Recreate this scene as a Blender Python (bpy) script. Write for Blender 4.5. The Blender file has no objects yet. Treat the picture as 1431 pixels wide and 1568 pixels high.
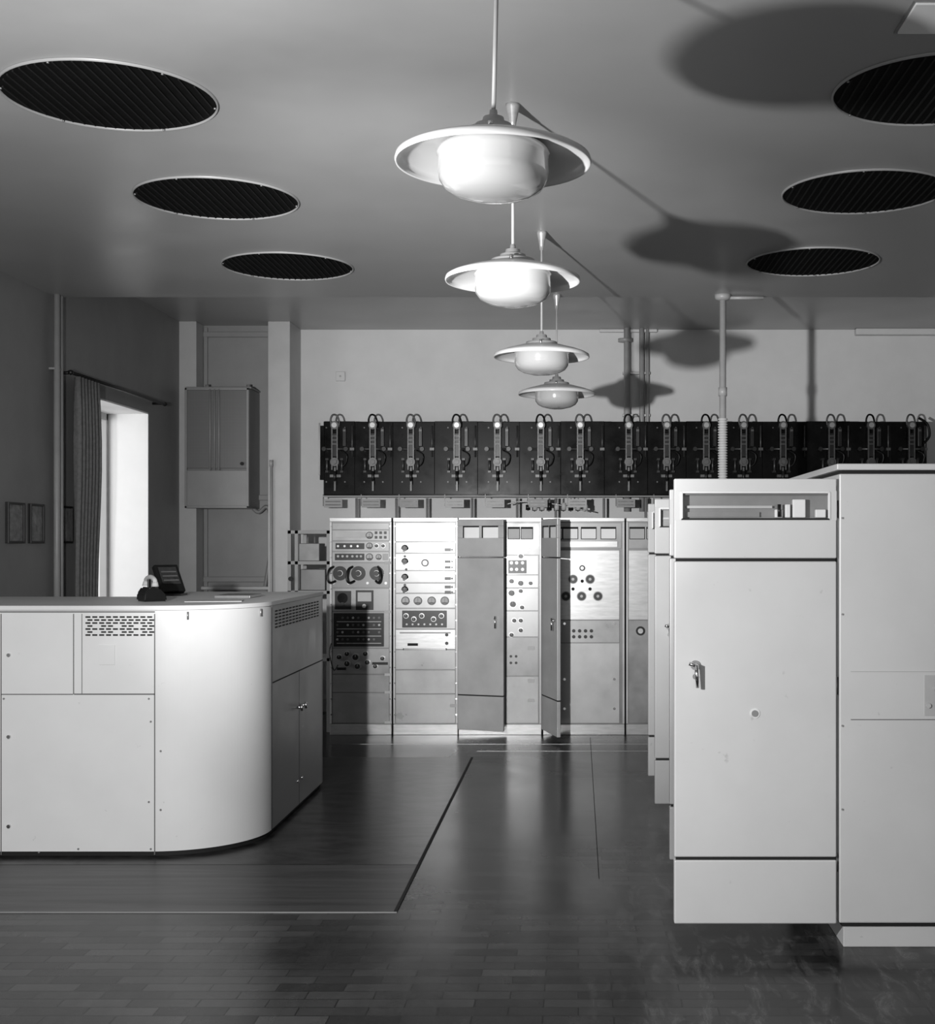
import bpy, bmesh, math, random
from mathutils import Matrix, Vector
random.seed(4)
S=bpy.context.scene
try:
    S.view_settings.view_transform='Standard'
except Exception: pass

# ---------------------------------------------------------------- materials
def mat(name,g,rough=0.5,metal=0.0,var=0.0,scale=6.0,bump=0.0,coat=0.0,stretch=(1,1,1),rvar=0.0,spec=0.5,spots=0.0):
    m=bpy.data.materials.new(name); m.use_nodes=True
    nt=m.node_tree; b=nt.nodes['Principled BSDF']
    b.inputs['Base Color'].default_value=(g,g,g,1)
    b.inputs['Roughness'].default_value=rough
    b.inputs['Metallic'].default_value=metal
    b.inputs['Specular IOR Level'].default_value=spec
    b.inputs['Coat Weight'].default_value=coat
    b.inputs['Coat Roughness'].default_value=0.08
    if var or bump or rvar:
        geo=nt.nodes.new('ShaderNodeNewGeometry')
        mp=nt.nodes.new('ShaderNodeMapping'); mp.inputs['Scale'].default_value=stretch
        nt.links.new(geo.outputs['Position'],mp.inputs['Vector'])
        n=nt.nodes.new('ShaderNodeTexNoise'); n.inputs['Scale'].default_value=scale
        n.inputs['Detail'].default_value=6; n.inputs['Roughness'].default_value=0.6
        nt.links.new(mp.outputs['Vector'],n.inputs['Vector'])
        if var:
            r=nt.nodes.new('ShaderNodeValToRGB')
            lo=max(0,g*(1-var)); hi=min(1,g*(1+var))
            r.color_ramp.elements[0].position=0.3; r.color_ramp.elements[0].color=(lo,lo,lo,1)
            r.color_ramp.elements[1].position=0.7; r.color_ramp.elements[1].color=(hi,hi,hi,1)
            nt.links.new(n.outputs['Fac'],r.inputs['Fac']); out=r.outputs['Color']
            if spots:
                n2=nt.nodes.new('ShaderNodeTexNoise'); n2.inputs['Scale'].default_value=14; n2.inputs['Detail'].default_value=3; n2.inputs['Roughness'].default_value=0.75
                nt.links.new(geo.outputs['Position'],n2.inputs['Vector'])
                r2=nt.nodes.new('ShaderNodeValToRGB'); r2.color_ramp.elements[0].position=0.24; k=1-spots
                r2.color_ramp.elements[0].color=(k,k,k,1); r2.color_ramp.elements[1].position=0.30; r2.color_ramp.elements[1].color=(1,1,1,1)
                nt.links.new(n2.outputs['Fac'],r2.inputs['Fac'])
                mx=nt.nodes.new('ShaderNodeMix'); mx.data_type='RGBA'; mx.blend_type='MULTIPLY'; mx.inputs[0].default_value=1
                nt.links.new(out,mx.inputs[6]); nt.links.new(r2.outputs['Color'],mx.inputs[7]); out=mx.outputs[2]
            nt.links.new(out,b.inputs['Base Color'])
        if rvar:
            mr=nt.nodes.new('ShaderNodeMapRange'); mr.inputs['From Min'].default_value=0.3; mr.inputs['From Max'].default_value=0.7
            mr.inputs['To Min'].default_value=max(0.03,rough-rvar); mr.inputs['To Max'].default_value=min(1,rough+rvar)
            nt.links.new(n.outputs['Fac'],mr.inputs['Value']); nt.links.new(mr.outputs['Result'],b.inputs['Roughness'])
        if bump:
            bp=nt.nodes.new('ShaderNodeBump'); bp.inputs['Strength'].default_value=bump; bp.inputs['Distance'].default_value=0.01
            nt.links.new(n.outputs['Fac'],bp.inputs['Height']); nt.links.new(bp.outputs['Normal'],b.inputs['Normal'])
    return m
M_ceil=mat('ceiling_paint',0.37,0.36,var=0.07,scale=1.2,rvar=0.08,bump=0.08,spots=0.08)
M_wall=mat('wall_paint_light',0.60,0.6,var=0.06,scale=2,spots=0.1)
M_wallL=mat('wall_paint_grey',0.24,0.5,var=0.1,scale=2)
M_white=mat('white_enamel',0.74,0.5,var=0.035,scale=2.2,spec=0.3,spots=0.25)
M_door=mat('light_grey_enamel',0.60,0.38,var=0.04,scale=2.5,spots=0.2)
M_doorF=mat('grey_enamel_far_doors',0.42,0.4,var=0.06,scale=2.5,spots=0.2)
M_rack=mat('grey_rack_enamel',0.23,0.34,metal=0.25,var=0.14,scale=5,rvar=0.06)
M_rackD=mat('grey_rack_door',0.31,0.32,metal=0.25,var=0.12,scale=4,rvar=0.06)
M_rackE=mat('grey_cabinet_door',0.46,0.34,metal=0.1,var=0.1,scale=4,rvar=0.06)
M_rack2=mat('grey_rack_enamel_dark',0.17,0.36,metal=0.25,var=0.12,scale=5,rvar=0.05)
M_alu=mat('brushed_aluminium',0.42,0.30,metal=0.45,var=0.14,scale=8,stretch=(1,1,6))
M_black=mat('black_bakelite',0.010,0.3,var=0.3,scale=10,spec=0.3)
M_slate=mat('black_slate',0.004,0.26,var=0.6,scale=4,rvar=0.08,spec=0.08)
M_dark=mat('dark_gap',0.008,0.8)
M_chrome=mat('chrome',0.75,0.15,metal=1.0)
M_steel=mat('dull_steel',0.32,0.35,metal=0.6,var=0.15,scale=20)
M_copper=mat('aged_busbar',0.07,0.4,metal=0.5,var=0.3,scale=30)
M_opal=mat('opal_glass',0.43,0.14,coat=0.8)
M_shade=mat('shade_white_lacquer',0.62,0.35,coat=0.3)
M_ring=mat('vent_ring_paint',0.34,0.4)
M_pipe=mat('painted_pipe',0.33,0.4,var=0.08,scale=10)
M_pipeL=mat('painted_pipe_dark',0.2,0.4,var=0.08,scale=10)
M_curt=mat('curtain_cloth',0.17,0.9,var=0.2,scale=40)
M_frame=mat('dark_wood',0.01,0.4,var=0.3,scale=20)
M_paper=mat('paper',0.50,0.8,var=0.05)
M_photo=mat('picture_print',0.22,0.5,var=0.5,scale=18)
M_panel=mat('painted_panel',0.25,0.5,var=0.06)
M_frameW=mat('pilaster_paint',0.46,0.55,var=0.05)
M_reveal=mat('white_reveal',0.88,0.6,var=0.02)
M_disc=mat('vent_black',0.004,0.8,var=0.3,scale=12,spec=0.1)
M_vrib=mat('vent_rib',0.014,0.7,spec=0.15)
M_seam=mat('panel_seam',0.14,0.7)

def floor_mat():
    m=bpy.data.materials.new('dark_block_floor'); m.use_nodes=True; nt=m.node_tree; b=nt.nodes['Principled BSDF']
    geo=nt.nodes.new('ShaderNodeNewGeometry')
    br=nt.nodes.new('ShaderNodeTexBrick'); br.inputs['Scale'].default_value=1.0
    br.inputs['Brick Width'].default_value=0.24; br.inputs['Row Height'].default_value=0.08; br.inputs['Mortar Size'].default_value=0.003
    br.inputs['Color1'].default_value=(0.008,0.008,0.008,1); br.inputs['Color2'].default_value=(0.030,0.030,0.030,1); br.inputs['Mortar'].default_value=(0.001,0.001,0.001,1)
    nt.links.new(geo.outputs['Position'],br.inputs['Vector'])
    n=nt.nodes.new('ShaderNodeTexNoise'); n.inputs['Scale'].default_value=0.7; n.inputs['Detail'].default_value=7; n.inputs['Roughness'].default_value=0.6; n.inputs['Distortion'].default_value=0.5
    nt.links.new(geo.outputs['Position'],n.inputs['Vector'])
    r=nt.nodes.new('ShaderNodeValToRGB'); r.color_ramp.elements[0].position=0.42; r.color_ramp.elements[0].color=(0.45,0.45,0.45,1)
    r.color_ramp.elements[1].position=0.66; r.color_ramp.elements[1].color=(2.2,2.2,2.2,1)
    nt.links.new(n.outputs['Fac'],r.inputs['Fac'])
    mx=nt.nodes.new('ShaderNodeMix'); mx.data_type='RGBA'; mx.blend_type='MULTIPLY'; mx.inputs[0].default_value=1
    nt.links.new(br.outputs['Color'],mx.inputs[6]); nt.links.new(r.outputs['Color'],mx.inputs[7])
    # worn, scuffed patches along the walkway in front of the right-hand cabinets
    n2=nt.nodes.new('ShaderNodeTexNoise'); n2.inputs['Scale'].default_value=5.0; n2.inputs['Detail'].default_value=11; n2.inputs['Roughness'].default_value=0.72; n2.inputs['Distortion'].default_value=0.6
    mp=nt.nodes.new('ShaderNodeMapping'); mp.inputs['Scale'].default_value=(2.2,0.6,1); mp.inputs['Rotation'].default_value=(0,0,0.3)
    nt.links.new(geo.outputs['Position'],mp.inputs['Vector']); nt.links.new(mp.outputs['Vector'],n2.inputs['Vector'])
    r2=nt.nodes.new('ShaderNodeValToRGB'); r2.color_ramp.elements[0].position=0.50; r2.color_ramp.elements[0].color=(0,0,0,1); r2.color_ramp.elements[1].position=0.66; r2.color_ramp.elements[1].color=(0.07,0.07,0.07,1)
    nt.links.new(n2.outputs['Fac'],r2.inputs['Fac'])
    sx=nt.nodes.new('ShaderNodeSeparateXYZ'); nt.links.new(geo.outputs['Position'],sx.inputs[0])
    mk=nt.nodes.new('ShaderNodeMapRange'); mk.inputs['From Min'].default_value=-0.1; mk.inputs['From Max'].default_value=0.5; mk.inputs['To Min'].default_value=0.12; mk.inputs['To Max'].default_value=1.0
    nt.links.new(sx.outputs['X'],mk.inputs['Value'])
    ad=nt.nodes.new('ShaderNodeMix'); ad.data_type='RGBA'; ad.blend_type='ADD'
    nt.links.new(mk.outputs['Result'],ad.inputs[0])
    nt.links.new(mx.outputs[2],ad.inputs[6]); nt.links.new(r2.outputs['Color'],ad.inputs[7])
    nt.links.new(ad.outputs[2],b.inputs['Base Color'])
    mr=nt.nodes.new('ShaderNodeMapRange'); mr.inputs['From Min'].default_value=0.35; mr.inputs['From Max'].default_value=0.65; mr.inputs['To Min'].default_value=0.20; mr.inputs['To Max'].default_value=0.30
    nt.links.new(n.outputs['Fac'],mr.inputs['Value']); nt.links.new(mr.outputs['Result'],b.inputs['Roughness'])
    b.inputs['Specular IOR Level'].default_value=0.2
    bp=nt.nodes.new('ShaderNodeBump'); bp.inputs['Strength'].default_value=0.3; bp.inputs['Distance'].default_value=0.003
    nt.links.new(br.outputs['Fac'],bp.inputs['Height']); bp.invert=True
    nt.links.new(bp.outputs['Normal'],b.inputs['Normal'])
    return m
def grain_mat(name,lo,hi,sc=1.8,st=(0.9,2.6,1),dist=3.0,rough=0.28):
    m=bpy.data.materials.new(name); m.use_nodes=True; nt=m.node_tree; b=nt.nodes['Principled BSDF']
    geo=nt.nodes.new('ShaderNodeNewGeometry'); mp=nt.nodes.new('ShaderNodeMapping'); mp.inputs['Scale'].default_value=st
    nt.links.new(geo.outputs['Position'],mp.inputs['Vector'])
    n=nt.nodes.new('ShaderNodeTexNoise'); n.inputs['Scale'].default_value=sc; n.inputs['Detail'].default_value=8; n.inputs['Roughness'].default_value=0.7; n.inputs['Distortion'].default_value=dist
    nt.links.new(mp.outputs['Vector'],n.inputs['Vector'])
    r=nt.nodes.new('ShaderNodeValToRGB'); r.color_ramp.elements[0].position=0.40; r.color_ramp.elements[0].color=(lo,lo,lo,1); r.color_ramp.elements[1].position=0.66; r.color_ramp.elements[1].color=(hi,hi,hi,1)
    nt.links.new(n.outputs['Fac'],r.inputs['Fac']); nt.links.new(r.outputs['Color'],b.inputs['Base Color'])
    b.inputs['Roughness'].default_value=rough; b.inputs['Specular IOR Level'].default_value=0.2
    return m
def mesh_mat():
    m=bpy.data.materials.new('perforated_sheet'); m.use_nodes=True; nt=m.node_tree; b=nt.nodes['Principled BSDF']
    geo=nt.nodes.new('ShaderNodeNewGeometry')
    v=nt.nodes.new('ShaderNodeTexVoronoi'); v.inputs['Scale'].default_value=75; v.inputs['Randomness'].default_value=0
    nt.links.new(geo.outputs['Position'],v.inputs['Vector'])
    r=nt.nodes.new('ShaderNodeValToRGB'); r.color_ramp.elements[0].position=0.3; r.color_ramp.elements[0].color=(0.09,0.09,0.09,1); r.color_ramp.elements[1].position=0.42; r.color_ramp.elements[1].color=(0.17,0.17,0.17,1)
    nt.links.new(v.outputs['Distance'],r.inputs['Fac']); nt.links.new(r.outputs['Color'],b.inputs['Base Color'])
    b.inputs['Roughness'].default_value=0.5
    return m
M_floor=floor_mat(); M_grain=grain_mat('wood_grain_sheet',0.006,0.045,1.5,(0.9,1.6,1),3.5); M_grain2=grain_mat('worn_threshold_board',0.03,0.075,2.0,(0.35,5.0,1),0.8,0.35); M_mesh=mesh_mat()

# ---------------------------------------------------------------- builder
class B:
    def __init__(s,name,origin=(0,0,0)):
        s.name=name; s.o=Vector(origin); s.bm=bmesh.new(); s.mats=[]; s.M=Matrix.Identity(4)
    def mi(s,m):
        if m not in s.mats: s.mats.append(m)
        return s.mats.index(m)
    def merge(s,t,m,smooth=False):
        i=s.mi(m); mp={}
        for v in t.verts: mp[v]=s.bm.verts.new(s.M@v.co)
        for f in t.faces:
            try: nf=s.bm.faces.new([mp[v] for v in f.verts])
            except ValueError: continue
            nf.material_index=i; nf.smooth=f.smooth if not smooth else True
        t.free()
    def box(s,x0,x1,y0,y1,z0,z1,m,bev=0,seg=2):
        t=bmesh.new(); bmesh.ops.create_cube(t,size=1)
        for v in t.verts:
            v.co=Vector(((x0+x1)/2+v.co.x*(x1-x0),(y0+y1)/2+v.co.y*(y1-y0),(z0+z1)/2+v.co.z*(z1-z0)))
        if bev: bmesh.ops.bevel(t,geom=list(t.edges),offset=bev,segments=seg,affect='EDGES',profile=0.5)
        bmesh.ops.recalc_face_normals(t,faces=list(t.faces)); s.merge(t,m)
    def cyl(s,p0,p1,r,m,seg=20,r2=None):
        p0=Vector(p0);p1=Vector(p1);d=p1-p0
        t=bmesh.new(); bmesh.ops.create_cone(t,cap_ends=True,segments=seg,radius1=r,radius2=r if r2 is None else r2,depth=d.length)
        q=d.to_track_quat('Z','Y').to_matrix().to_4x4()
        bmesh.ops.transform(t,matrix=Matrix.Translation((p0+p1)/2)@q,verts=list(t.verts))
        for f in t.faces: f.smooth=len(f.verts)==4
        s.merge(t,m)
    def lathe(s,prof,c,m,seg=48,closed=False):
        t=bmesh.new(); rings=[]
        for r,z in prof:
            if r<1e-5: rings.append([t.verts.new((c[0],c[1],c[2]+z))])
            else: rings.append([t.verts.new((c[0]+r*math.cos(2*math.pi*k/seg),c[1]+r*math.sin(2*math.pi*k/seg),c[2]+z)) for k in range(seg)])
        pr=list(zip(rings[:-1],rings[1:]))
        if closed: pr.append((rings[-1],rings[0]))
        for a,b in pr:
            for k in range(seg):
                k2=(k+1)%seg
                vs=[a[k%len(a)],a[k2%len(a)],b[k2%len(b)],b[k%len(b)]]
                u=[]
                for v in vs:
                    if v not in u:u.append(v)
                if len(u)>2: t.faces.new(u).smooth=True
        bmesh.ops.recalc_face_normals(t,faces=list(t.faces)); s.merge(t,m)
    def prism(s,pts,z0,z1,m):
        t=bmesh.new(); lo=[t.verts.new((x,y,z0)) for x,y in pts]; hi=[t.verts.new((x,y,z1)) for x,y in pts]
        t.faces.new(lo); t.faces.new(hi); n=len(pts)
        for k in range(n):
            t.faces.new([lo[k],lo[(k+1)%n],hi[(k+1)%n],hi[k]])
        bmesh.ops.recalc_face_normals(t,faces=list(t.faces)); s.merge(t,m)
    def tube(s,pts,r,m,seg=10,sub=6):
        P=[Vector(p) for p in pts]
        if sub>1 and len(P)>2:
            Q=[]
            for i in range(len(P)-1):
                a=P[max(i-1,0)];b=P[i];c=P[i+1];d=P[min(i+2,len(P)-1)]
                for k in range(sub):
                    u=k/sub
                    Q.append(0.5*((2*b)+(c-a)*u+(2*a-5*b+4*c-d)*u*u+(3*b-a-3*c+d)*u**3))
            Q.append(P[-1]); P=Q
        t=bmesh.new(); prev=None
        up=Vector((0.31,0.2,0.93)).normalized()
        for i,p in enumerate(P):
            d=(P[min(i+1,len(P)-1)]-P[max(i-1,0)]).normalized()
            x=d.cross(up)
            if x.length<1e-3: x=d.cross(Vector((1,0,0)))
            x.normalize(); y=d.cross(x)
            ring=[t.verts.new(p+r*(x*math.cos(2*math.pi*k/seg)+y*math.sin(2*math.pi*k/seg))) for k in range(seg)]
            if prev:
                for k in range(seg): t.faces.new([prev[k],prev[(k+1)%seg],ring[(k+1)%seg],ring[k]]).smooth=True
            else: t.faces.new(ring)
            prev=ring
        t.faces.new(prev)
        bmesh.ops.recalc_face_normals(t,faces=list(t.faces)); s.merge(t,m)
    def done(s):
        for v in s.bm.verts: v.co-=s.o
        me=bpy.data.meshes.new(s.name); s.bm.to_mesh(me); s.bm.free()
        for m in s.mats: me.materials.append(m)
        o=bpy.data.objects.new(s.name,me); o.location=s.o; S.collection.objects.link(o); return o

# ---------------------------------------------------------------- room shell
ZC=3.32; ZB=3.63; YS=9.08; YW=12.35; XL=-3.65; XR=3.62; Y0=-1.5
b=B('floor'); b.box(XL-0.4,XR+0.2,Y0,YW+0.2,-0.1,0,M_floor); b.done()
b=B('wall_back'); b.box(XL-0.4,XR+0.2,YW,YW+0.2,0,ZB+0.2,M_wall); b.done()
b=B('wall_right'); b.box(XR,XR+0.2,Y0,YW,0,ZB+0.2,M_wall); b.done()
b=B('ceiling'); b.box(XL-0.4,XR+0.2,Y0,YS,ZC,ZB+0.2,M_ceil); b.box(XL-0.4,XR+0.2,YS,YW+0.2,ZB,ZB+0.2,M_ceil); b.done()
WY0,WY1,WZ0,WZ1=9.55,11.05,0.45,2.71
b=B('wall_left')
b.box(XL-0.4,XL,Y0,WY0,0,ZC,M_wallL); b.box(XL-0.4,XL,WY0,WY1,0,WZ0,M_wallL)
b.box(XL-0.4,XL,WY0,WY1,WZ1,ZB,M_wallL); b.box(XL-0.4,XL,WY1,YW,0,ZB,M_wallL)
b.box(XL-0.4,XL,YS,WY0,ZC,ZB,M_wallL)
b.box(XL-0.38,XL-0.002,WY1-0.012,WY1,WZ0,WZ1,M_reveal); b.box(XL-0.38,XL-0.002,WY0,WY0+0.012,WZ0,WZ1,M_reveal)
b.box(XL-0.38,XL-0.002,WY0,WY1,WZ1-0.012,WZ1,M_reveal); b.box(XL-0.38,XL-0.001,WY0,WY1,WZ0,WZ0+0.03,M_reveal)
b.done()
b=B('window_1',(XL-0.37,10.3,WZ0))
x0,x1=XL-0.40,XL-0.34
for (a,c,d,e) in ((WY0,WY0+.07,WZ0,WZ1),(WY1-.05,WY1-.012,WZ0,WZ1),(WY0,WY1,WZ0,WZ0+.07),(WY0,WY1,WZ1-.07,WZ1-.01),(10.27,10.33,WZ0,WZ1)):
    b.box(x0,x1,a,c,d+0.03 if d==WZ0 else d,e-0.012 if e==WZ1 else e,M_frameW,0.004)
b.done()
b=B('trim_1',(-2.73,11.88,0)); b.box(-2.835,-2.635,11.88,YW,0,ZB,M_frameW,0.004); b.done()
b=B('trim_2',(-3.56,11.88,0)); b.box(-3.649,-3.49,11.88,YW,0,ZB,M_frameW,0.004); b.done()
b=B('trim_3',(-3.16,12.1,0))
b.box(-3.489,-2.836,12.12,YW,0,ZB,M_panel)
for z in (0.95,1.24,2.0,3.52): b.box(-3.489,-2.836,12.09,12.12,z,z+0.05,M_panel,0.006)
for x in (-3.485,-2.875): b.box(x,x+0.035,12.095,12.12,0,ZB-0.02,M_panel,0.004)
b.box(-3.489,-2.836,12.02,12.12,1.17,1.2,M_frameW,0.004)
b.done()
b=B('trim_4',(2.9,12.3,3.5)); b.box(0.2,0.75,YW-0.05,YW,3.60,ZB,M_wall,0.01); b.box(2.62,XR,YW-0.09,YW,3.57,ZB,M_wall,0.01); b.done()
b=B('baseboard_back'); b.box(-2.63,XR,YW-0.02,YW,0,0.12,M_frameW,0.004); b.done()
b=B('baseboard_left'); b.box(XL,XL+0.02,Y0,WY0,0,0.12,M_frameW,0.004); b.done()
b=B('linoleum_sheet',(-2.2,7.6,0))
b.box(-3.6,-0.80,5.63,6.45,0,0.004,M_grain2); b.box(-3.6,-0.80,6.458,9.7,0,0.004,M_grain)
b.box(-0.80,-0.785,5.63,9.7,0,0.004,M_dark); b.box(-3.6,-0.785,5.625,5.63,0,0.004,M_panel)
b.done()
b=B('floor_seam_strip',(0.1,8,0)); b.box(0.097,0.101,6.2,10.7,0,0.0015,M_dark); b.box(-0.78,2,10.0,10.008,0,0.002,M_steel); b.box(-2,2,10.35,10.356,0,0.002,M_steel); b.done()

# ---------------------------------------------------------------- ceiling vents
def vent(x,y):
    b=B('ceiling_vent',(x,y,ZC))
    R=0.40
    b.lathe([(R-0.005,-0.001),(R-0.004,-0.010),(R+0.001,-0.010),(R+0.003,-0.001)],(x,y,ZC),M_ring,64)
    b.lathe([(0,-0.002),(R-0.005,-0.002)],(x,y,ZC),M_disc,64)
    k=-0.36
    while k<0.37:
        h=math.sqrt(max(0,(R-0.02)**2-k*k)); b.box(x+k-0.003,x+k+0.003,y-h,y+h,ZC-0.008,ZC-0.002,M_vrib); k+=0.036
    for a in range(6):
        an=a*math.pi/3+0.3; b.cyl((x+(R-0.012)*math.cos(an),y+(R-0.012)*math.sin(an),ZC-0.012),(x+(R-0.012)*math.cos(an),y+(R-0.012)*math.sin(an),ZC-0.006),0.005,M_steel,8)
    b.done()
for y in (5.0,6.48,8.06): vent(-1.80,y)
vent(1.37,4.93); vent(1.40,6.36); vent(1.43,7.93)
b=B('ceiling_hatch_panel',(1.4,4.25,ZC)); b.box(1.07,1.7,4.12,4.36,ZC-0.012,ZC,M_white,0.003); b.box(1.06,1.71,4.11,4.37,ZC-0.006,ZC,M_steel); b.done()

# ---------------------------------------------------------------- pendant lamps
def lamp(x,y,z=2.63,dx=0.0):
    b=B('pendant_lamp',(x,y,z)); c=(x,y,z)
    b.lathe([(0.265,0.0),(0.262,0.012),(0.245,0.022),(0.20,0.038),(0.155,0.050),(0.12,0.060),(0.075,0.068),(0.05,0.072),
             (0.05,0.068),(0.12,0.052),(0.15,0.042),(0.20,0.030),(0.243,0.013),(0.256,0.003),(0.258,-0.004),(0.263,-0.006)],c,M_shade,72,closed=True)
    b.lathe([(0.118,0.05),(0.143,0.038),(0.150,0.030),(0.153,0.018),(0.148,0.012),(0.150,-0.030),(0.146,-0.050),(0.130,-0.072),(0.10,-0.088),(0.055,-0.099),(0,-0.103)],c,M_opal,64)
    b.lathe([(0.090,0.066),(0.085,0.080),(0.052,0.086),(0.050,0.100),(0.032,0.104),(0.028,0.120),(0.012,0.124),(0.010,0.14),(0,0.14)],c,M_alu,32)
    for a in range(3):
        an=a*2.094+0.5; b.cyl((x+0.09*math.cos(an),y+0.09*math.sin(an),z+0.06),(x+0.09*math.cos(an),y+0.09*math.sin(an),z+0.082),0.007,M_chrome,8)
    b.cyl((x,y,z+0.13),(x+dx,y,ZC-0.08),0.006,M_pipe,10)
    b.lathe([(0,-0.105),(0.010,-0.105),(0.014,-0.07),(0.026,-0.015),(0.029,0),(0,0)],(x+dx,y,ZC),M_alu,24)
    b.done()
lamp(-0.229,3.51,dx=0.012); lamp(-0.256,5.09); lamp(-0.202,7.17); lamp(-0.149,8.98)

# ---------------------------------------------------------------- control console
CH=1.27; YF=6.62; XS=-1.68; RC=0.5; YE=8.54; XE=-3.45
def outline(off=0.0):
    pts=[(XE-off,YF-off)]
    for k in range(41):
        a=-math.pi/2+k/40*math.pi/2
        pts.append((XS-RC+(RC+off)*math.cos(a),YF+RC+(RC+off)*math.sin(a)))
    pts+=[(XS+off,YE+off),(-2.55,YE+off),(-2.55,7.75),(XE-off,7.75)]
    return pts
b=B('control_console',(-2.4,7.2,0))
b.prism(outline(-0.012),0.005,0.03,M_dark)
b.prism(outline(0),0.03,CH-0.012,M_white)
b.prism(outline(0.006),CH-0.010,CH+0.012,M_white)
F=YF-0.0015
sc=300.6
X=lambda u:(u-885)/sc
Z=lambda v:1.6-(v-832)/sc
def seam(u0,u1,v0,v1,m=M_dark): b.box(X(u0),X(u1),F,YF+0.002,Z(v1),Z(v0),m)
seam(236,237.6,940,1309,M_seam); seam(112,113.5,940,1063,M_seam); seam(113,125,938,1062,M_white)
seam(113.5,237,1062,1064,M_seam); seam(2,112,1062.5,1064,M_seam); seam(-100,237,936,938,M_seam)
seam(125,126,940,1062,M_seam); seam(1,2.5,940,1309,M_seam)
for r in range(7):
    for c in range(10):
        u=131+c*10.5+(3 if r%2 else 0)
        if r<3 or (r%2==0) or c%3!=1: b.box(X(u),X(u+7.5),F-0.001,YF+0.002,Z(946+r*4.6),Z(943.6+r*4.6),M_dark)
b.box(X(152),X(176),F-0.004,YF,Z(1018),Z(988),M_white,0.001)
for (u,v) in ((14,1003),(14,1128),(14,1265)): b.cyl((X(u),YF-0.012,Z(v)),(X(u),YF,Z(v)),0.009,M_chrome,16)
for (u,v) in ((228,1070),(231,1105),(228,1228),(231,1300),(120,1300),(60,1305),(246,1150),(246,1240),(6,1070)): b.cyl((X(u),YF-0.004,Z(v)),(X(u),YF,Z(v)),0.005,M_steel,10)
for a in (-0.32,-1.2):
    cx=XS-RC+(RC+0.006)*math.cos(a); cy=YF+RC+(RC+0.006)*math.sin(a); b.cyl((cx,cy,CH-0.06),(cx,cy,CH-0.02),0.005,M_steel,8)
XW=XS+0.0015
def sw(y0,y1,z0,z1,m=M_dark,t=0): b.box(XS-0.002,XW+t,y0,y1,z0,z1,m)
sw(YF+RC,YE,0.031,CH-0.013,M_rack,-0.0005)  # shade painted in: dark grey skin over the console's white side
sw(YF+RC,YF+RC+0.006,0.03,CH-0.02); sw(7.14,YE,0.83,0.838); sw(7.82,7.826,0.03,0.83); sw(YE-0.02,YE-0.014,0.03,CH-0.02)
for r in range(6):
    for c in range(14): sw(7.2+c*0.088,7.2+c*0.088+0.06,1.13+r*0.018,1.138+r*0.018,M_dark,0.001)
for y in (7.76,7.88):
    b.cyl((XS,y,0.62),(XS+0.03,y,0.62),0.008,M_chrome,10); b.cyl((XS+0.03,y,0.60),(XS+0.03,y,0.64),0.007,M_chrome,10)
    b.cyl((XS,y,0.18),(XS+0.012,y,0.18),0.01,M_chrome,10)
b.done()
TZ=CH+0.012
b=B('notebook',(-2.0,7.6,TZ)); b.box(-2.1,-1.9,7.5,7.8,TZ,TZ+0.018,M_rack2,0.003); b.box(-2.095,-1.895,7.505,7.795,TZ+0.003,TZ+0.015,M_paper); b.done()
b=B('paper_sheet',(-2.0,7.1,TZ)); b.M=Matrix.Translation((-2.0,7.15,TZ))@Matrix.Rotation(0.2,4,'Z'); b.box(-0.15,0.15,-0.1,0.1,0,0.004,M_paper); b.done()
b=B('desk_telephone',(-2.36,7.2,TZ))
b.M=Matrix.Translation((-2.345,7.15,TZ))@Matrix.Rotation(math.radians(-55),4,'Z')@Matrix.Scale(0.72,4)
prof=[(-0.09,0),(0.09,0),(0.08,0.05),(0.03,0.10),(-0.05,0.11),(-0.085,0.06)]
t=bmesh.new(); a1=[t.verts.new((-0.1,p,q)) for p,q in prof]; a2=[t.verts.new((0.1,p,q)) for p,q in prof]
t.faces.new(a1); t.faces.new(a2)
for k in range(6): t.faces.new([a1[k],a1[(k+1)%6],a2[(k+1)%6],a2[k]])
bmesh.ops.bevel(t,geom=list(t.edges),offset=0.012,segments=2,affect='EDGES'); bmesh.ops.recalc_face_normals(t,faces=list(t.faces)); b.merge(t,M_black)
b.tube([(-0.115,-0.01,0.13),(-0.10,-0.01,0.165),(0,-0.01,0.185),(0.10,-0.01,0.165),(0.115,-0.01,0.13)],0.018,M_paper)
b.cyl((-0.115,-0.01,0.115),(-0.115,-0.01,0.15),0.028,M_paper,16,0.02); b.cyl((0.115,-0.01,0.115),(0.115,-0.01,0.15),0.028,M_paper,16,0.02)
b.box(-0.05,-0.03,-0.02,0.01,0.10,0.17,M_black,0.003); b.box(0.03,0.05,-0.02,0.01,0.10,0.17,M_black,0.003)
b.done()
b=B('tilted_meter_stand',(-2.43,7.9,TZ))
b.M=Matrix.Translation((-2.46,7.9,TZ+0.02))@Matrix.Rotation(math.radians(48),4,'Z')@Matrix.Rotation(math.radians(-32),4,'X')
b.box(-0.08,0.08,-0.015,0.02,0.0,0.19,M_black,0.006); b.box(-0.06,0.06,-0.019,-0.012,0.05,0.17,M_copper,0.002)
for z in (0.07,0.1,0.13): b.box(-0.05,0.05,-0.022,-0.016,z,z+0.008,M_rack2)
b.M=Matrix.Translation((-2.46,7.9,TZ))
b.box(-0.06,0.06,-0.04,0.09,0.0,0.014,M_black,0.003); b.cyl((0,0.07,0.01),(0,0.05,0.10),0.008,M_steel,8)
b.done()

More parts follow.
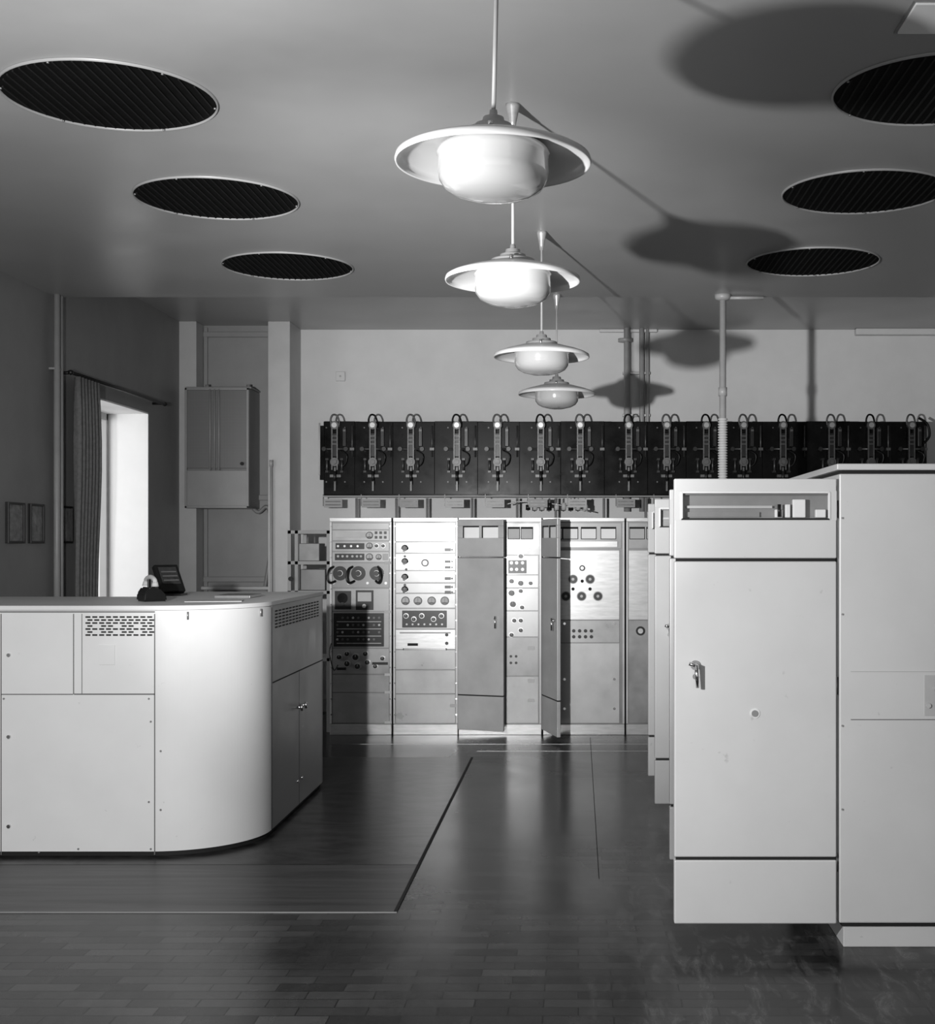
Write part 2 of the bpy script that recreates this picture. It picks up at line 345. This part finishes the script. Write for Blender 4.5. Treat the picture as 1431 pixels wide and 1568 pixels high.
# ---------------------------------------------------------------- instrument racks (far bank)
YR=10.87; K=183.0
RX=lambda u:(u-885)/K
RZ=lambda v:(1125-v)/K
class R(B):
    def pan(s,u0,u1,v0,v1,m=None,t=0.008,bev=0.0015): s.box(RX(u0),RX(u1),YR-t,YR+0.002,RZ(v1),RZ(v0),m or M_rack,bev)
    def dial(s,u,v,r,m=None,t=0.02,base=0.008): s.cyl((RX(u),YR-base-t,RZ(v)),(RX(u),YR-base+0.001,RZ(v)),r/K,m or M_black,20)
    def meter(s,u,v,r,base=0.008):
        s.cyl((RX(u),YR-base-0.012,RZ(v)),(RX(u),YR-base,RZ(v)),r/K,M_black,24)
        s.cyl((RX(u),YR-base-0.014,RZ(v)),(RX(u),YR-base-0.010,RZ(v)),r*0.78/K,M_paper,24)
        s.box(RX(u)-0.001,RX(u)+0.001,YR-base-0.016,YR-base-0.013,RZ(v+r*0.4),RZ(v-r*0.6),M_black)
        s.box(RX(u-r*0.6),RX(u+r*0.6),YR-base-0.016,YR-base-0.013,RZ(v+r*0.7),RZ(v+r*0.35),M_black)
    def knob(s,u,v,r,base=0.008):
        s.cyl((RX(u),YR-base-0.004,RZ(v)),(RX(u),YR-base,RZ(v)),r*1.35/K,M_alu,20)
        s.cyl((RX(u),YR-base-0.03,RZ(v)),(RX(u),YR-base-0.004,RZ(v)),r/K,M_black,16,r*0.8/K)
        s.box(RX(u)-0.0015,RX(u)+0.0015,YR-base-0.032,YR-base-0.029,RZ(v),RZ(v-r*0.8),M_paper)
    def carcass(s,u0,u1,front=M_rack2,open_=False):
        s.box(RX(u0)+0.002,RX(u1)-0.002,YR,YR+0.6,0.03,RZ(797),front,0.003)
        s.box(RX(u0)+0.001,RX(u1)-0.001,YR-0.012,YR+0.6,0.0,RZ(1109),M_alu,0.003)
        s.box(RX(u0)+0.001,RX(u1)-0.001,YR-0.02,YR+0.6,RZ(799),RZ(793),M_alu,0.003)
        s.box(RX(u0)+0.001,RX(u0)+0.018,YR-0.012,YR,RZ(1108),RZ(799),M_rackE,0.002)
        s.box(RX(u1)-0.018,RX(u1)-0.001,YR-0.012,YR,RZ(1108),RZ(799),M_rackE,0.002)
r=R('instrument_rack',(RX(552),YR+0.3,0)); r.carcass(505,600)
for v0,v1 in ((801,811),(812,828),(829,844),(845,861),(862,900),(901,936),(937,992),(993,1032),(1033,1060),(1061,1107)): r.pan(509,596,v0+0.3,v1,M_rack if v0 not in(862,) else M_rack2)
r.pan(514,560,815,823,M_paper,0.012); r.meter(566,820,5.5)
for i in range(3):
    for j in range(2): r.pan(574+i*7,578+i*7,814+j*7,818+j*7,M_black,0.014)
r.pan(514,558,832,841,M_black,0.012); r.meter(566,836,5)
for u in (518,528,538,548): r.dial(u,836.5,1.7,M_alu,0.006,0.012)
for u in (577,587): r.knob(u,836,2.6)
r.pan(513,558,848,858,M_black,0.012); r.meter(566,853,5.5); r.meter(580,853,4.5)
for u in (518,525,532,540,547,553): r.dial(u,852,1.8,M_paper,0.006,0.012)
r.pan(586,594,848,858,M_paper,0.012)
for u in (521,549,577):
    r.dial(u,878,11,M_black,0.012); r.dial(u,878,4.5,M_alu,0.02); r.dial(u,878,4,M_black,0.04)
for u in (511,534,563,591): r.dial(u,893,2,M_alu,0.008)
for u0,sg in ((505,1),(585,-1),(534,1)):
    r.tube([(RX(u0+6*sg),YR-0.01,RZ(868)),(RX(u0+2*sg),YR-0.08,RZ(872)),(RX(u0),YR-0.10,RZ(884)),(RX(u0+3*sg),YR-0.09,RZ(892)),(RX(u0+9*sg),YR-0.02,RZ(890))],0.010,M_black)
r.pan(513,538,905,933,M_black,0.016); r.dial(525,916,8,M_slate,0.004,0.016); r.dial(525,925,3,M_black,0.02,0.016)
r.pan(545,572,904,934,M_black,0.014); r.pan(548,569,907,921,M_paper,0.017); r.dial(558,928,3,M_alu,0.006,0.014)
r.pan(511,588,939,990,M_black,0.014)
for j in range(4):
    for i in range(9):
        if (i*7+j*3)%5: r.dial(517+i*8,946+j*11,1.7,M_rackD if (i+j)%3==0 else M_copper,0.008,0.014)
    r.pan(516,584,951.5+j*11,952.5+j*11,M_rackD,0.015,0)
for u,v,q in ((520,1006,3.4),(532,1001,3.4),(545,1006,4.5),(560,1001,3.4),(532,1016,4),(548,1020,4),(563,1014,3.4),(575,1020,3),(586,1008,3)): r.knob(u,v,q)
r.pan(570,594,1014,1018,M_black,0.012); r.pan(516,530,1022,1026,M_black,0.012)
for v in (860,935,1031,1058,1104): r.pan(589,600,v,v+4,M_paper,0.013)
for v in range(806,1105,24):
    for u in (507.5,597.5): r.dial(u,v,1.2,M_chrome,0.003,0.012)
r.tube([(RX(508),YR-0.02,RZ(985)),(RX(507),YR-0.07,RZ(1000)),(RX(513),YR-0.06,RZ(1025)),(RX(518),YR-0.02,RZ(1018))],0.004,M_black)
r.done()
r=R('instrument_rack',(RX(651),YR+0.3,0)); r.carcass(602,701)
for v0,v1 in ((801,829),(830,847),(848,873),(874,892),(893,908),(909,931),(932,963),(964,994),(995,1025),(1026,1062),(1063,1107)): r.pan(606,697,v0+0.3,v1,M_alu if v0 in(801,964,848) else M_rackD)
for v in (840,860,884,903): r.dial(620,v,5.5,M_rackD,0.004); r.knob(620,v,4.0)
for v,u in ((852,620),(872,622),(896,620)): r.dial(u,v,2,M_black,0.006)
r.dial(651,862,8,M_alu,0.004); r.dial(651,862,6,M_black,0.012); r.dial(651,862,3.5,M_alu,0.02)
for v in (840,858,867,884,897,905): r.pan(681,690,v,v+4,M_black,0.012); r.dial(692,v+2,1.5,M_black,0.006)
for u in (621,640,661,681): r.meter(u,920,6.5)
r.pan(616,684,935,961,M_black,0.016)
for u in (622,634,646,664,676): r.knob(u,943+(5 if u in(634,664) else 0),3,0.016)
for i in range(7): r.dial(623+i*9,956,1.5,M_rackD,0.004,0.016)
r.pan(612,690,968,970,M_rack2,0.010); r.pan(624,640,985,989,M_dark,0.010)
for v in (972,985): r.dial(684,v,2.5,M_black,0.01)
r.box(RX(618),RX(684),YR-0.04,YR-0.034,RZ(995),RZ(992),M_chrome)
for u in (618,683): r.box(RX(u),RX(u)+0.006,YR-0.04,YR-0.008,RZ(995),RZ(992),M_chrome)
for v in range(806,1105,24):
    for u in (604.5,698.5): r.dial(u,v,1.2,M_chrome,0.003,0.012)
r.pan(689,699,1078,1083,M_paper,0.013)
r.done()

def cab_door(b,w,h0,h1,m=M_rackE):
    t=0.028
    zs=[h0,h0+(h1-h0)*0.165,h0+(h1-h0)*0.82,h1]
    b.box(0.004,w-0.004,-t+0.006,-0.006,h0+0.004,zs[2],M_dark)
    b.box(0,w,-t,0,zs[0],zs[1]-0.005,m,0.003); b.box(0,w,-t,0,zs[1]+0.005,zs[2]-0.005,m,0.003)
    zt0,zt1=zs[2]+0.16,zs[3]-0.055
    b.box(0,w,-t,0,zs[2]+0.005,zt0,m,0.003); b.box(0,w,-t,0,zt1,zs[3],m,0.003)
    b.box(0,0.045,-t,0,zt0,zt1,m,0.002); b.box(w-0.045,w,-t,0,zt0,zt1,m,0.002); b.box(w*0.5-0.012,w*0.5+0.012,-t,0,zt0,zt1,m,0.002)
    b.box(0.045,w*0.5,-t+0.007,-t+0.012,zt0,zt1,M_reveal); b.box(w*0.5,w-0.045,-t+0.007,-t+0.012,zt0,zt1,M_reveal)
    for xx in (0.045,w*0.5+0.012): b.box(xx,xx+0.01,-t-0.001,-t+0.008,zt0,zt1,M_dark); b.box(xx,xx+w*0.5-0.057,-t-0.001,-t+0.008,zt1-0.012,zt1,M_dark)
    b.cyl((w-0.06,-t-0.03,0.98),(w-0.06,-t,0.98),0.012,M_chrome,12); b.cyl((w-0.06,-t-0.03,0.90),(w-0.06,-t-0.03,1.0),0.008,M_chrome,10)
r=R('equipment_cabinet',(RX(766),YR+0.3,0)); r.carcass(702,829)
r.pan(706,772,801,1107,M_rack2,0.004)
r.pan(774,826,801,850,M_rack,0.006)
for u in (778,798): r.pan(u-1,u+18,807,826,M_dark,0.009); r.pan(u,u+17,810,825,M_paper,0.010)
for v0,v1 in ((851,880),(881,900),(901,935),(936,975),(976,1035),(1036,1107)): r.pan(774,824,v0,v1,M_rackD if v0!=976 else M_rack)
r.pan(778,806,858,878,M_black,0.014)
for v in (862,872):
    for u in (783,791,800): r.dial(u,v,2.4,M_rackD,0.008,0.014)
for u,v,q in ((797,852,3.5),(783,890,3.5),(797,893,4),(812,893,3),(783,908,4.5),(797,905,3),(785,925,4.5),(799,930,3),(787,950,3),(797,950,3),(797,965,3),(783,972,3)): r.knob(u,v,q)
for v in (1005,1015): r.dial(782,v,2,M_black,0.006); r.dial(790,v,2,M_black,0.006)
for v in (990,1040,1070): r.pan(808,818,v,v+5,M_paper,0.013)
r.M=Matrix.Translation((RX(703),YR-0.02,0))@Matrix.Rotation(math.radians(-18),4,'Z')
cab_door(r,0.405,0.05,1.80)
r.done()
r=R('equipment_cabinet',(RX(893),YR+0.3,0)); r.carcass(831,956)
r.pan(835,951,801,840,M_rack,0.006)
for u in (838,862,890,920): r.pan(u-1,u+23,807,826,M_dark,0.009); r.pan(u,u+22,810,825,M_reveal,0.010)
r.pan(845,945,829,838,M_alu,0.02)
r.pan(858,948,843,949,M_alu,0.010); r.pan(858,948,950,984,M_rackD,0.010); r.pan(858,948,985,1107,M_rackE,0.010)
r.dial(891,870,4.5,M_black,0.01,0.01); r.dial(891,870,2.5,M_alu,0.02,0.01)
for u,v in ((877,887),(903,887),(866,913),(890,913),(915,913)):
    r.dial(u,v,7.5,M_rack,0.004,0.01); r.dial(u,v,6.3,M_black,0.012,0.01); r.dial(u,v,2.2,M_rack,0.016,0.01)
for u,v in ((877,902),(903,902),(891,890)): r.dial(u,v,2.5,M_dark,0.003,0.01)
for u in (878,887,896,905):
    for v in (966,975): r.dial(u,v,2.6,M_black,0.008,0.01)
for v in (955,1040,1085): r.dial(940,v,2,M_chrome,0.006,0.01); r.dial(864,v,2,M_chrome,0.006,0.01)
r.M=Matrix.Translation((RX(833),YR-0.02,0))@Matrix.Rotation(math.radians(-73),4,'Z')
cab_door(r,0.49,0.05,1.80)
r.done()
r=R('equipment_cabinet',(RX(1020),YR+0.3,0)); r.carcass(958,1083)
r.pan(962,1078,801,840,M_rack,0.006)
for u in (964,990): r.pan(u-1,u+23,807,826,M_dark,0.009); r.pan(u,u+22,810,825,M_paper,0.010)
r.pan(962,1078,843,949,M_alu,0.010); r.pan(962,1078,950,1107,M_rack,0.010)
r.dial(980,966,7,M_black,0.012,0.01); r.dial(980,966,4,M_alu,0.02,0.01)
r.done()
b=B('angle_iron_stand',(-2.3,11.1,0))
for x in (-2.46,-2.40,-2.13):
    for y in (11.0,11.35): b.box(x,x+0.03,y,y+0.03,0,1.71,M_panel,0.002)
for z in (1.68,1.42,1.17,0.6): b.box(-2.46,-2.10,11.0,11.38,z,z+0.03,M_panel,0.002)
b.box(-2.36,-2.15,11.05,11.3,1.2,1.38,M_rack2,0.005); b.box(-2.38,-2.2,11.05,11.3,1.45,1.6,M_rack,0.005)
b.cyl((-2.43,10.98,1.3),(-2.43,11.0,1.3),0.02,M_black,12)
b.done()

# ---------------------------------------------------------------- knife-switch board on the back wall
YB=11.90; KB=1990/YB
BX=lambda u:(u-885)/KB
BZ=lambda v:1.6-(v-832)/KB
b=B('switchgear_board',(BX(950),12.1,2.0))
units=[514,572,630,700,762,828,888,962,1020,1080,1137,1197,1271,1331,1393]
edges=[496]+[ (units[i]+units[i+1])/2 for i in range(len(units)-1)]+[1418]
for i in range(len(units)):
    b.box(BX(edges[i])+0.001,BX(edges[i+1])-0.001,YB,YB+0.035,BZ(757),BZ(645+(i%3)),M_slate,0.002)
b.box(BX(494),BX(1420),YB+0.035,YB+0.06,BZ(760),BZ(645),M_slate,0.003)
b.box(BX(494),BX(1420),YB-0.01,YB+0.05,BZ(761),BZ(759),M_panel,0.001)
for u in (500,700,900,1100,1300,1410):
    b.box(BX(u),BX(u)+0.03,YB+0.035,YW,BZ(752),BZ(748),M_steel); b.box(BX(u),BX(u)+0.03,YB+0.035,YW,BZ(660),BZ(655),M_steel)
b.box(BX(490),BX(497),YB-0.02,YB+0.03,BZ(735),BZ(652),M_slate,0.003); b.cyl((BX(490),YB-0.03,BZ(728)),(BX(490),YB-0.03,BZ(648)),0.008,M_frameW,8)
y=YB
for i,u in enumerate(units):
    x=BX(u)
    b.tube([(x-0.035,y-0.03,BZ(652)),(x-0.04,y-0.04,BZ(643)),(x-0.02,y-0.04,BZ(636)),(x+0.015,y-0.04,BZ(637)),(x+0.035,y-0.03,BZ(645)),(x+0.035,y-0.02,BZ(655))],0.009,M_slate if i%2 else M_copper,8,4)
    b.cyl((x,y-0.07,BZ(652)),(x,y,BZ(652)),0.038,M_copper,16); b.cyl((x,y-0.085,BZ(652)),(x,y-0.07,BZ(652)),0.024,M_steel,16)
    b.cyl((x,y-0.07,BZ(708)),(x,y,BZ(708)),0.040,M_copper,16); b.cyl((x,y-0.09,BZ(708)),(x,y-0.07,BZ(708)),0.024,M_copper,6)
    for dx in (-0.024,0.024): b.box(x+dx-0.006,x+dx+0.006,y-0.065,y-0.045,BZ(720),BZ(655),M_copper)
    b.box(x-0.02,x+0.02,y-0.05,y,BZ(700),BZ(664),M_black,0.004)
    for v in (668,674,680): b.box(x-0.026,x+0.026,y-0.07,y-0.05,BZ(v+1.5),BZ(v),M_copper)
    b.cyl((x-0.11,y-0.04,BZ(688)),(x+0.11,y-0.04,BZ(688)),0.010,M_copper,8)
    for dx in (-0.10,0.10): b.cyl((x+dx,y-0.055,BZ(688)),(x+dx,y,BZ(688)),0.02,M_black,12)
    b.box(x-0.008,x+0.008,y-0.05,y-0.03,BZ(752),BZ(716),M_copper); b.cyl((x,y-0.06,BZ(722)),(x,y-0.03,BZ(742)),0.014,M_black,10)
    b.box(x-0.05,x+0.05,y-0.03,y,BZ(731),BZ(727),M_copper)
    for dx in (-0.075,0.06):
        b.cyl((x+dx,y-0.03,BZ(724)),(x+dx,y-0.03,BZ(702)),0.010,M_copper,8)
        for v in (703,722): b.box(x+dx-0.013,x+dx+0.013,y-0.04,y,BZ(v+2),BZ(v-1),M_black)
    b.tube([(x+0.05,y-0.03,BZ(690)),(x+0.11,y-0.06,BZ(697)),(x+0.10,y-0.05,BZ(710)),(x+0.06,y-0.03,BZ(715))],0.006,M_black,6,3)
    for dx in (-0.085,0.085):
        for v in (655,738): b.cyl((x+dx,y-0.012,BZ(v)),(x+dx,y,BZ(v)),0.007,M_copper,8)
    b.box(x+0.065,x+0.10,y-0.03,y,BZ(684),BZ(655),M_black,0.004); b.box(x+0.07,x+0.095,y-0.034,y-0.03,BZ(661),BZ(658),M_copper)
    # cabling stub and clamp in the gap to the next unit
    xn=BX(edges[i+1])-0.02
    b.cyl((xn,y-0.02,BZ(700)),(xn,y-0.02,BZ(652)),0.008,M_copper,8); b.box(xn-0.02,xn+0.02,y-0.035,y,BZ(690),BZ(686),M_copper)
    if i<12:
        b.box(x-0.11,x+0.06,y-0.005,y+0.004,BZ(777),BZ(764),M_paper if i in(3,4,6) else M_panel,0.001)
        b.box(x-0.095,x+0.045,y-0.008,y-0.004,BZ(774),BZ(772),M_copper); b.box(x-0.095,x+0.045,y-0.008,y-0.004,BZ(769),BZ(767),M_copper)
        b.box(x-0.12,x-0.11,y,y+0.01,BZ(775),BZ(757),M_copper)
b.tube([(BX(1405),y-0.02,BZ(640)),(BX(1418),y-0.03,BZ(650)),(BX(1421),y-0.03,BZ(668)),(BX(1412),y-0.02,BZ(680))],0.012,M_slate)
for k in range(9):
    u=808+k*11; b.cyl((BX(u),y+0.02,BZ(782)),(BX(u),y+0.02,BZ(763)),0.007,M_steel,8); b.cyl((BX(u),y+0.02,BZ(781)),(BX(u),y+0.02,BZ(773-3*(k%2))),0.022,M_paper if k%3 else M_black,10)
b.tube([(BX(775),y+0.02,BZ(772)),(BX(800),y+0.02,BZ(768)),(BX(850),y+0.02,BZ(772)),(BX(905),y+0.02,BZ(784))],0.006,M_steel)
for k,u in enumerate((540,602,650,720,790,850,925,990)):
    b.cyl((BX(u),YB+0.2,1.0),(BX(u),YB+0.2,2.02),0.012,M_panel,8)
    b.box(BX(u)-0.02,BX(u)+0.02,YB+0.19,YW,1.5,1.52,M_steel)
b.done()

# ---------------------------------------------------------------- right cabinet row with open doors
b=B('rectifier_cabinet_row',(1.7,6.9,0))
X0=1.03
b.box(X0+0.02,2.2,5.15,8.70,0.0,0.085,M_door,0.003)
b.box(X0+0.012,2.2,5.142,8.70,0.085,0.1,M_dark)
b.box(X0,2.22,5.13,8.71,0.10,1.875,M_door,0.006)
b.box(X0+0.01,2.21,5.14,8.70,1.875,1.889,M_dark)
b.box(X0-0.012,2.23,5.115,8.72,1.889,1.914,M_door,0.004)
b.box(X0+0.045,2.2,5.1275,5.131,0.903,0.906,M_seam); b.box(X0+0.045,2.2,5.1275,5.131,1.093,1.095,M_frameW)
b.box(X0+0.335,X0+0.47,5.127,5.131,0.92,1.08,M_frameW,0.001); b.cyl((X0+0.37,5.12,1.03),(X0+0.37,5.127,1.03),0.008,M_paper,12); b.cyl((X0+0.35,5.12,0.96),(X0+0.35,5.127,0.96),0.010,M_paper,12)
for v in (0.55,0.88,1.32,1.7): b.cyl((X0+0.012,5.126,v),(X0+0.012,5.131,v),0.004,M_steel,10)
for i in range(4):
    y0=5.18+i*0.88
    b.box(X0-0.003,X0+0.004,y0,y0+0.82,0.13,1.83,M_dark); b.box(X0-0.006,X0,y0+0.05,y0+0.77,0.2,0.75,M_rack2,0.002); b.box(X0-0.006,X0,y0+0.05,y0+0.77,0.8,1.35,M_rack,0.002)
    for k in range(3): b.cyl((X0-0.03,y0+0.2+k*0.2,1.1),(X0-0.005,y0+0.2+k*0.2,1.1),0.03,M_black,16)
def big_door(w,D,h0=0.10,h1=1.855,handle=True):
    t=0.045; g=0.006; zb,zm=0.357,1.535; s0,s1=1.694,1.803
    b.box(-w+0.008,-0.004,-t+0.008,-0.008,h0+0.006,1.68,M_dark)
    b.box(-w,0,-t,0,h0,zb-g,D,0.006,3); b.box(-w,0,-t,0,zb+g,zm-g,D,0.006,3)
    b.box(-w,0,-t,0,zm+g,s0,D,0.005,3); b.box(-w,0,-t,0,s1,h1,D,0.005,3)
    b.box(-w,-w+0.028,-t,0,s0-0.004,s1+0.004,D,0.001); b.box(-0.028,0,-t,0,s0-0.004,s1+0.004,D,0.001)
    b.box(-w+0.028,-0.028,-t-0.003,-t+0.006,s1-0.006,s1+0.002,M_white,0.002); b.box(-w+0.028,-0.028,-t-0.003,-t+0.006,s0-0.002,s0+0.005,M_dark,0.001)
    b.box(-w+0.024,-w+0.034,-t-0.003,-t+0.006,s0,s1,M_white,0.002); b.box(-0.034,-0.024,-t-0.003,-t+0.006,s0,s1,M_white,0.002)
    b.box(-w+0.02,-0.02,0.0,0.006,s0-0.02,s1+0.02,M_rack); b.box(-w+0.02,-0.02,-0.03,0.0,s1-0.012,s1+0.01,M_rack2)
    b.box(-w+0.05,-0.25,-0.016,-0.010,s0+0.045,s0+0.055,M_doorF); b.box(-w+0.05,-0.3,-0.012,-0.004,s0+0.01,s0+0.03,M_rack)
    for k,(xx,ww) in enumerate(((-0.24,0.03),(-0.20,0.02),(-0.17,0.05),(-0.08,0.04))): b.box(xx,xx+ww,-0.03,-0.003,s0+0.008,s0+0.04+0.02*(k%3),M_white,0.003)
    b.cyl((-0.225,-0.035,s0+0.01),(-0.225,-0.035,s0+0.06),0.007,M_black,8)
    if handle:
        hx=-w+0.083
        b.cyl((hx,-t-0.006,1.12),(hx,-t,1.12),0.019,M_steel,24); b.cyl((hx,-t-0.04,1.12),(hx,-t,1.12),0.009,M_chrome,16)
        b.cyl((hx,-t-0.04,1.125),(hx+0.006,-t-0.036,1.035),0.0095,M_chrome,12,0.007)
        b.cyl((hx-0.028,-t-0.04,1.13),(hx,-t-0.04,1.12),0.008,M_chrome,12)
        b.cyl((hx,-t-0.008,1.075),(hx,-t,1.075),0.011,M_steel,16)
        b.cyl((-w+0.317,-t-0.003,0.93),(-w+0.317,-t,0.93),0.020,M_white,24); b.cyl((-w+0.317,-t-0.006,0.93),(-w+0.317,-t,0.93),0.013,M_panel,24)
    for z in (0.3,1.0,1.7): b.cyl((0.006,-0.012,z),(0.006,-0.012,z+0.07),0.006,M_steel,10)
for y,xl in ((5.165,0.378),(6.2,0.433),(7.52,0.440),(8.42,0.450)):
    b.M=Matrix.Translation((1.018,y,0))
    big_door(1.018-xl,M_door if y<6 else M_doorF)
b.M=Matrix.Identity(4)
b.done()

# ---------------------------------------------------------------- wall cabinet in alcove
b=B('wall_fuse_cabinet',(-3.3,11.9,1.9))
k=1990/11.72
x0,x1,z0,z1=(283-885)/k,(381-885)/k,1.6-(778-832)/k,1.6-(594-832)/k
b.box(x0,x1,11.74,12.119,z0,z1,M_rack2,0.006)
b.box(x0+0.015,x1-0.015,11.72,11.742,z0+0.36,z1-0.02,M_mesh,0.003)
b.box(x0+0.015,x1-0.015,11.72,11.742,z0+0.015,z0+0.34,M_panel,0.004)
xm=(x0+x1)/2
for dx in (-0.04,0,0.04): b.cyl((xm-0.02+dx,11.715,z0+0.34),(xm-0.02+dx,11.715,z1-0.01),0.008,M_panel,10)
b.box(x0,x0+0.02,11.71,11.74,z0,z1,M_panel,0.003); b.box(x1-0.02,x1,11.71,11.74,z0,z1,M_panel,0.003); b.box(x0,x1,11.71,11.74,z1-0.02,z1,M_panel,0.003); b.box(x0,x1,11.71,11.74,z0,z0+0.02,M_panel,0.003)
b.cyl((x1-0.06,11.70,z0+0.40),(x1-0.06,11.72,z0+0.40),0.016,M_black,16)
b.box(x0-0.01,x1+0.01,11.76,12.1,z1,z1+0.015,M_panel,0.003)
for xx in (x0+0.15,x1-0.05): b.cyl((xx,11.9,z1),(xx,11.9,z1+0.05),0.018,M_panel,12)
b.tube([(x1-0.03,12.0,z0),(x1+0.02,12.0,z0-0.03),(x1+0.09,12.0,z0+0.02),(x1+0.12,12.02,z0-0.06),(x1+0.12,12.05,z0-0.35),(x1+0.06,12.06,z0-0.75)],0.018,M_pipeL)
b.done()
b=B('wall_junction_box',(-2.25,YW,3.19)); b.box(-2.30,-2.21,YW-0.03,YW,3.14,3.23,M_wall,0.006); b.cyl((-2.255,YW-0.034,3.185),(-2.255,YW-0.03,3.185),0.01,M_steel,10); b.done()

# ---------------------------------------------------------------- pipes
b=B('heating_pipe',(-3.6,9.0,0))
b.cyl((XL+0.05,8.98,0),(XL+0.05,8.98,ZC),0.022,M_pipe,16); b.cyl((XL+0.05,9.05,0),(XL+0.05,9.05,ZC),0.016,M_pipe,16)
for z in (0.5,2.8): b.box(XL,XL+0.06,8.96,9.07,z,z+0.015,M_pipe,0.003)
b.done()
b=B('wall_conduit_pipe',(0.5,12.2,2.4))
b.cyl((0.46,12.27,1.9),(0.46,12.27,ZB),0.030,M_pipe,16); b.cyl((0.60,12.29,1.9),(0.60,12.29,ZB),0.024,M_pipe,16); b.cyl((0.655,12.30,1.9),(0.655,12.30,ZB),0.016,M_pipe,12)
b.lathe([(0,0),(0.065,0),(0.065,0.03),(0,0.03)],(0.44,12.26,3.50),M_pipe,20)
for z in (2.8,3.2): b.box(0.42,0.68,12.30,YW,z,z+0.025,M_steel,0.003)
b.done()
b=B('wall_conduit_pipe',(-2.88,12.0,1.5)); b.cyl((-2.80,11.862,0.0),(-2.80,11.862,2.35),0.013,M_pipe,12); b.cyl((-2.80,11.858,2.3),(-2.80,11.858,2.36),0.018,M_pipe,12); b.done()
b=B('steam_pipe',(1.0,9.0,0))
b.cyl((1.0,9.0,0),(1.0,9.0,ZC),0.023,M_pipe,16)
b.lathe([(0,0),(0.06,0),(0.05,-0.03),(0.03,-0.04),(0,-0.04)],(1.0,9.0,ZC),M_pipe,20)
b.cyl((1.0,9.0,2.62),(1.0,9.0,2.68),0.030,M_pipe,16)
for i in range(26): b.lathe([(0.023,0),(0.034,0.006),(0.034,0.012),(0.023,0.018)],(1.0,9.0,2.0+i*0.018),M_frameW,16)
b.cyl((1.0,9.0,ZC-0.02),(1.28,9.0,ZC-0.02),0.012,M_pipe,10)
b.done()

# ---------------------------------------------------------------- curtain, pictures
b=B('curtain_rod',(-3.55,10.1,2.8))
b.cyl((-3.56,9.12,2.80),(-3.56,11.2,2.80),0.013,M_frame,12)
for y in (9.15,11.15): b.cyl((XL,y,2.80),(-3.56,y,2.80),0.012,M_frame,10); b.lathe([(0,-0.02),(0.02,-0.01),(0.02,0.01),(0,0.02)],(-3.56,y-0.03 if y<10 else y+0.05,2.80),M_frame,12)
b.done()
b=B('curtain',(-3.55,9.4,0.3))
t=bmesh.new(); NY=80; rows=[]
for j in range(13):
    z=2.782-j*(2.6/12); row=[]
    for i in range(NY+1):
        u=i/NY; y=9.20+u*0.42*(1+0.06*math.sin(j*0.5)); amp=0.028+0.01*math.sin(j*0.7)
        row.append(t.verts.new((-3.555+amp*math.sin(u*2*math.pi*7+0.25*math.sin(j*0.6)),y,z)))
    rows.append(row)
for j in range(12):
    for i in range(NY): t.faces.new([rows[j][i],rows[j][i+1],rows[j+1][i+1],rows[j+1][i]]).smooth=True
b.merge(t,M_curt)
o=b.done(); sm=o.modifiers.new('thick','SOLIDIFY'); sm.thickness=0.004
def picture(y0,y1,z0,z1):
    b=B('picture_frame',(XL,(y0+y1)/2,(z0+z1)/2)); w=0.016
    b.box(XL,XL+0.012,y0+w,y1-w,z0+w,z1-w,M_photo)
    b.box(XL,XL+0.022,y0,y0+w,z0,z1,M_frame,0.002); b.box(XL,XL+0.022,y1-w,y1,z0,z1,M_frame,0.002)
    b.box(XL,XL+0.022,y0+w,y1-w,z0,z0+w,M_frame,0.002); b.box(XL,XL+0.022,y0+w,y1-w,z1-w,z1,M_frame,0.002); b.done()
picture(8.28,8.53,1.60,1.865); picture(8.62,8.84,1.60,1.865); picture(9.14,9.34,1.60,1.865)

# ---------------------------------------------------------------- light
def spot(name,e,ang,tgt,blend=1.0,loc=(-1.47,2.2,1.82)):
    sp=bpy.data.lights.new(name,'SPOT'); sp.energy=e; sp.spot_size=math.radians(ang); sp.spot_blend=blend; sp.shadow_soft_size=0.05
    so=bpy.data.objects.new(name,sp); so.location=loc; S.collection.objects.link(so)
    so.rotation_euler=(Vector(tgt)-so.location).to_track_quat('-Z','Y').to_euler()
spot('flood_lamp',560,150,(-0.3,10.8,2.0))
spot('back_wall_fill_spot',1450,54,(0.0,10.8,2.6))  # extra narrow spot, added at the flood lamp's position to brighten back wall and racks
al=bpy.data.lights.new('window_daylight','AREA'); al.shape='RECTANGLE'; al.size=1.2; al.size_y=1.8; al.energy=30
ao=bpy.data.objects.new('window_daylight',al); ao.location=(-5.2,9.3,2.0); S.collection.objects.link(ao)
ao.rotation_euler=(Vector((-3.8,10.7,1.7))-ao.location).to_track_quat('-Z','Y').to_euler()
w=bpy.data.worlds.new('sky'); S.world=w; w.use_nodes=True
w.node_tree.nodes['Background'].inputs[0].default_value=(1,1,1,1); w.node_tree.nodes['Background'].inputs[1].default_value=0.85

cam=bpy.data.cameras.new('camera'); co=bpy.data.objects.new('camera',cam); S.collection.objects.link(co)
co.location=(0,0,1.6); co.rotation_euler=(math.pi/2,0,0)
cam.sensor_fit='HORIZONTAL'; cam.sensor_width=36; cam.lens=36*1990/1431
cam.shift_x=-169.5/1431; cam.shift_y=48/1431
S.camera=co
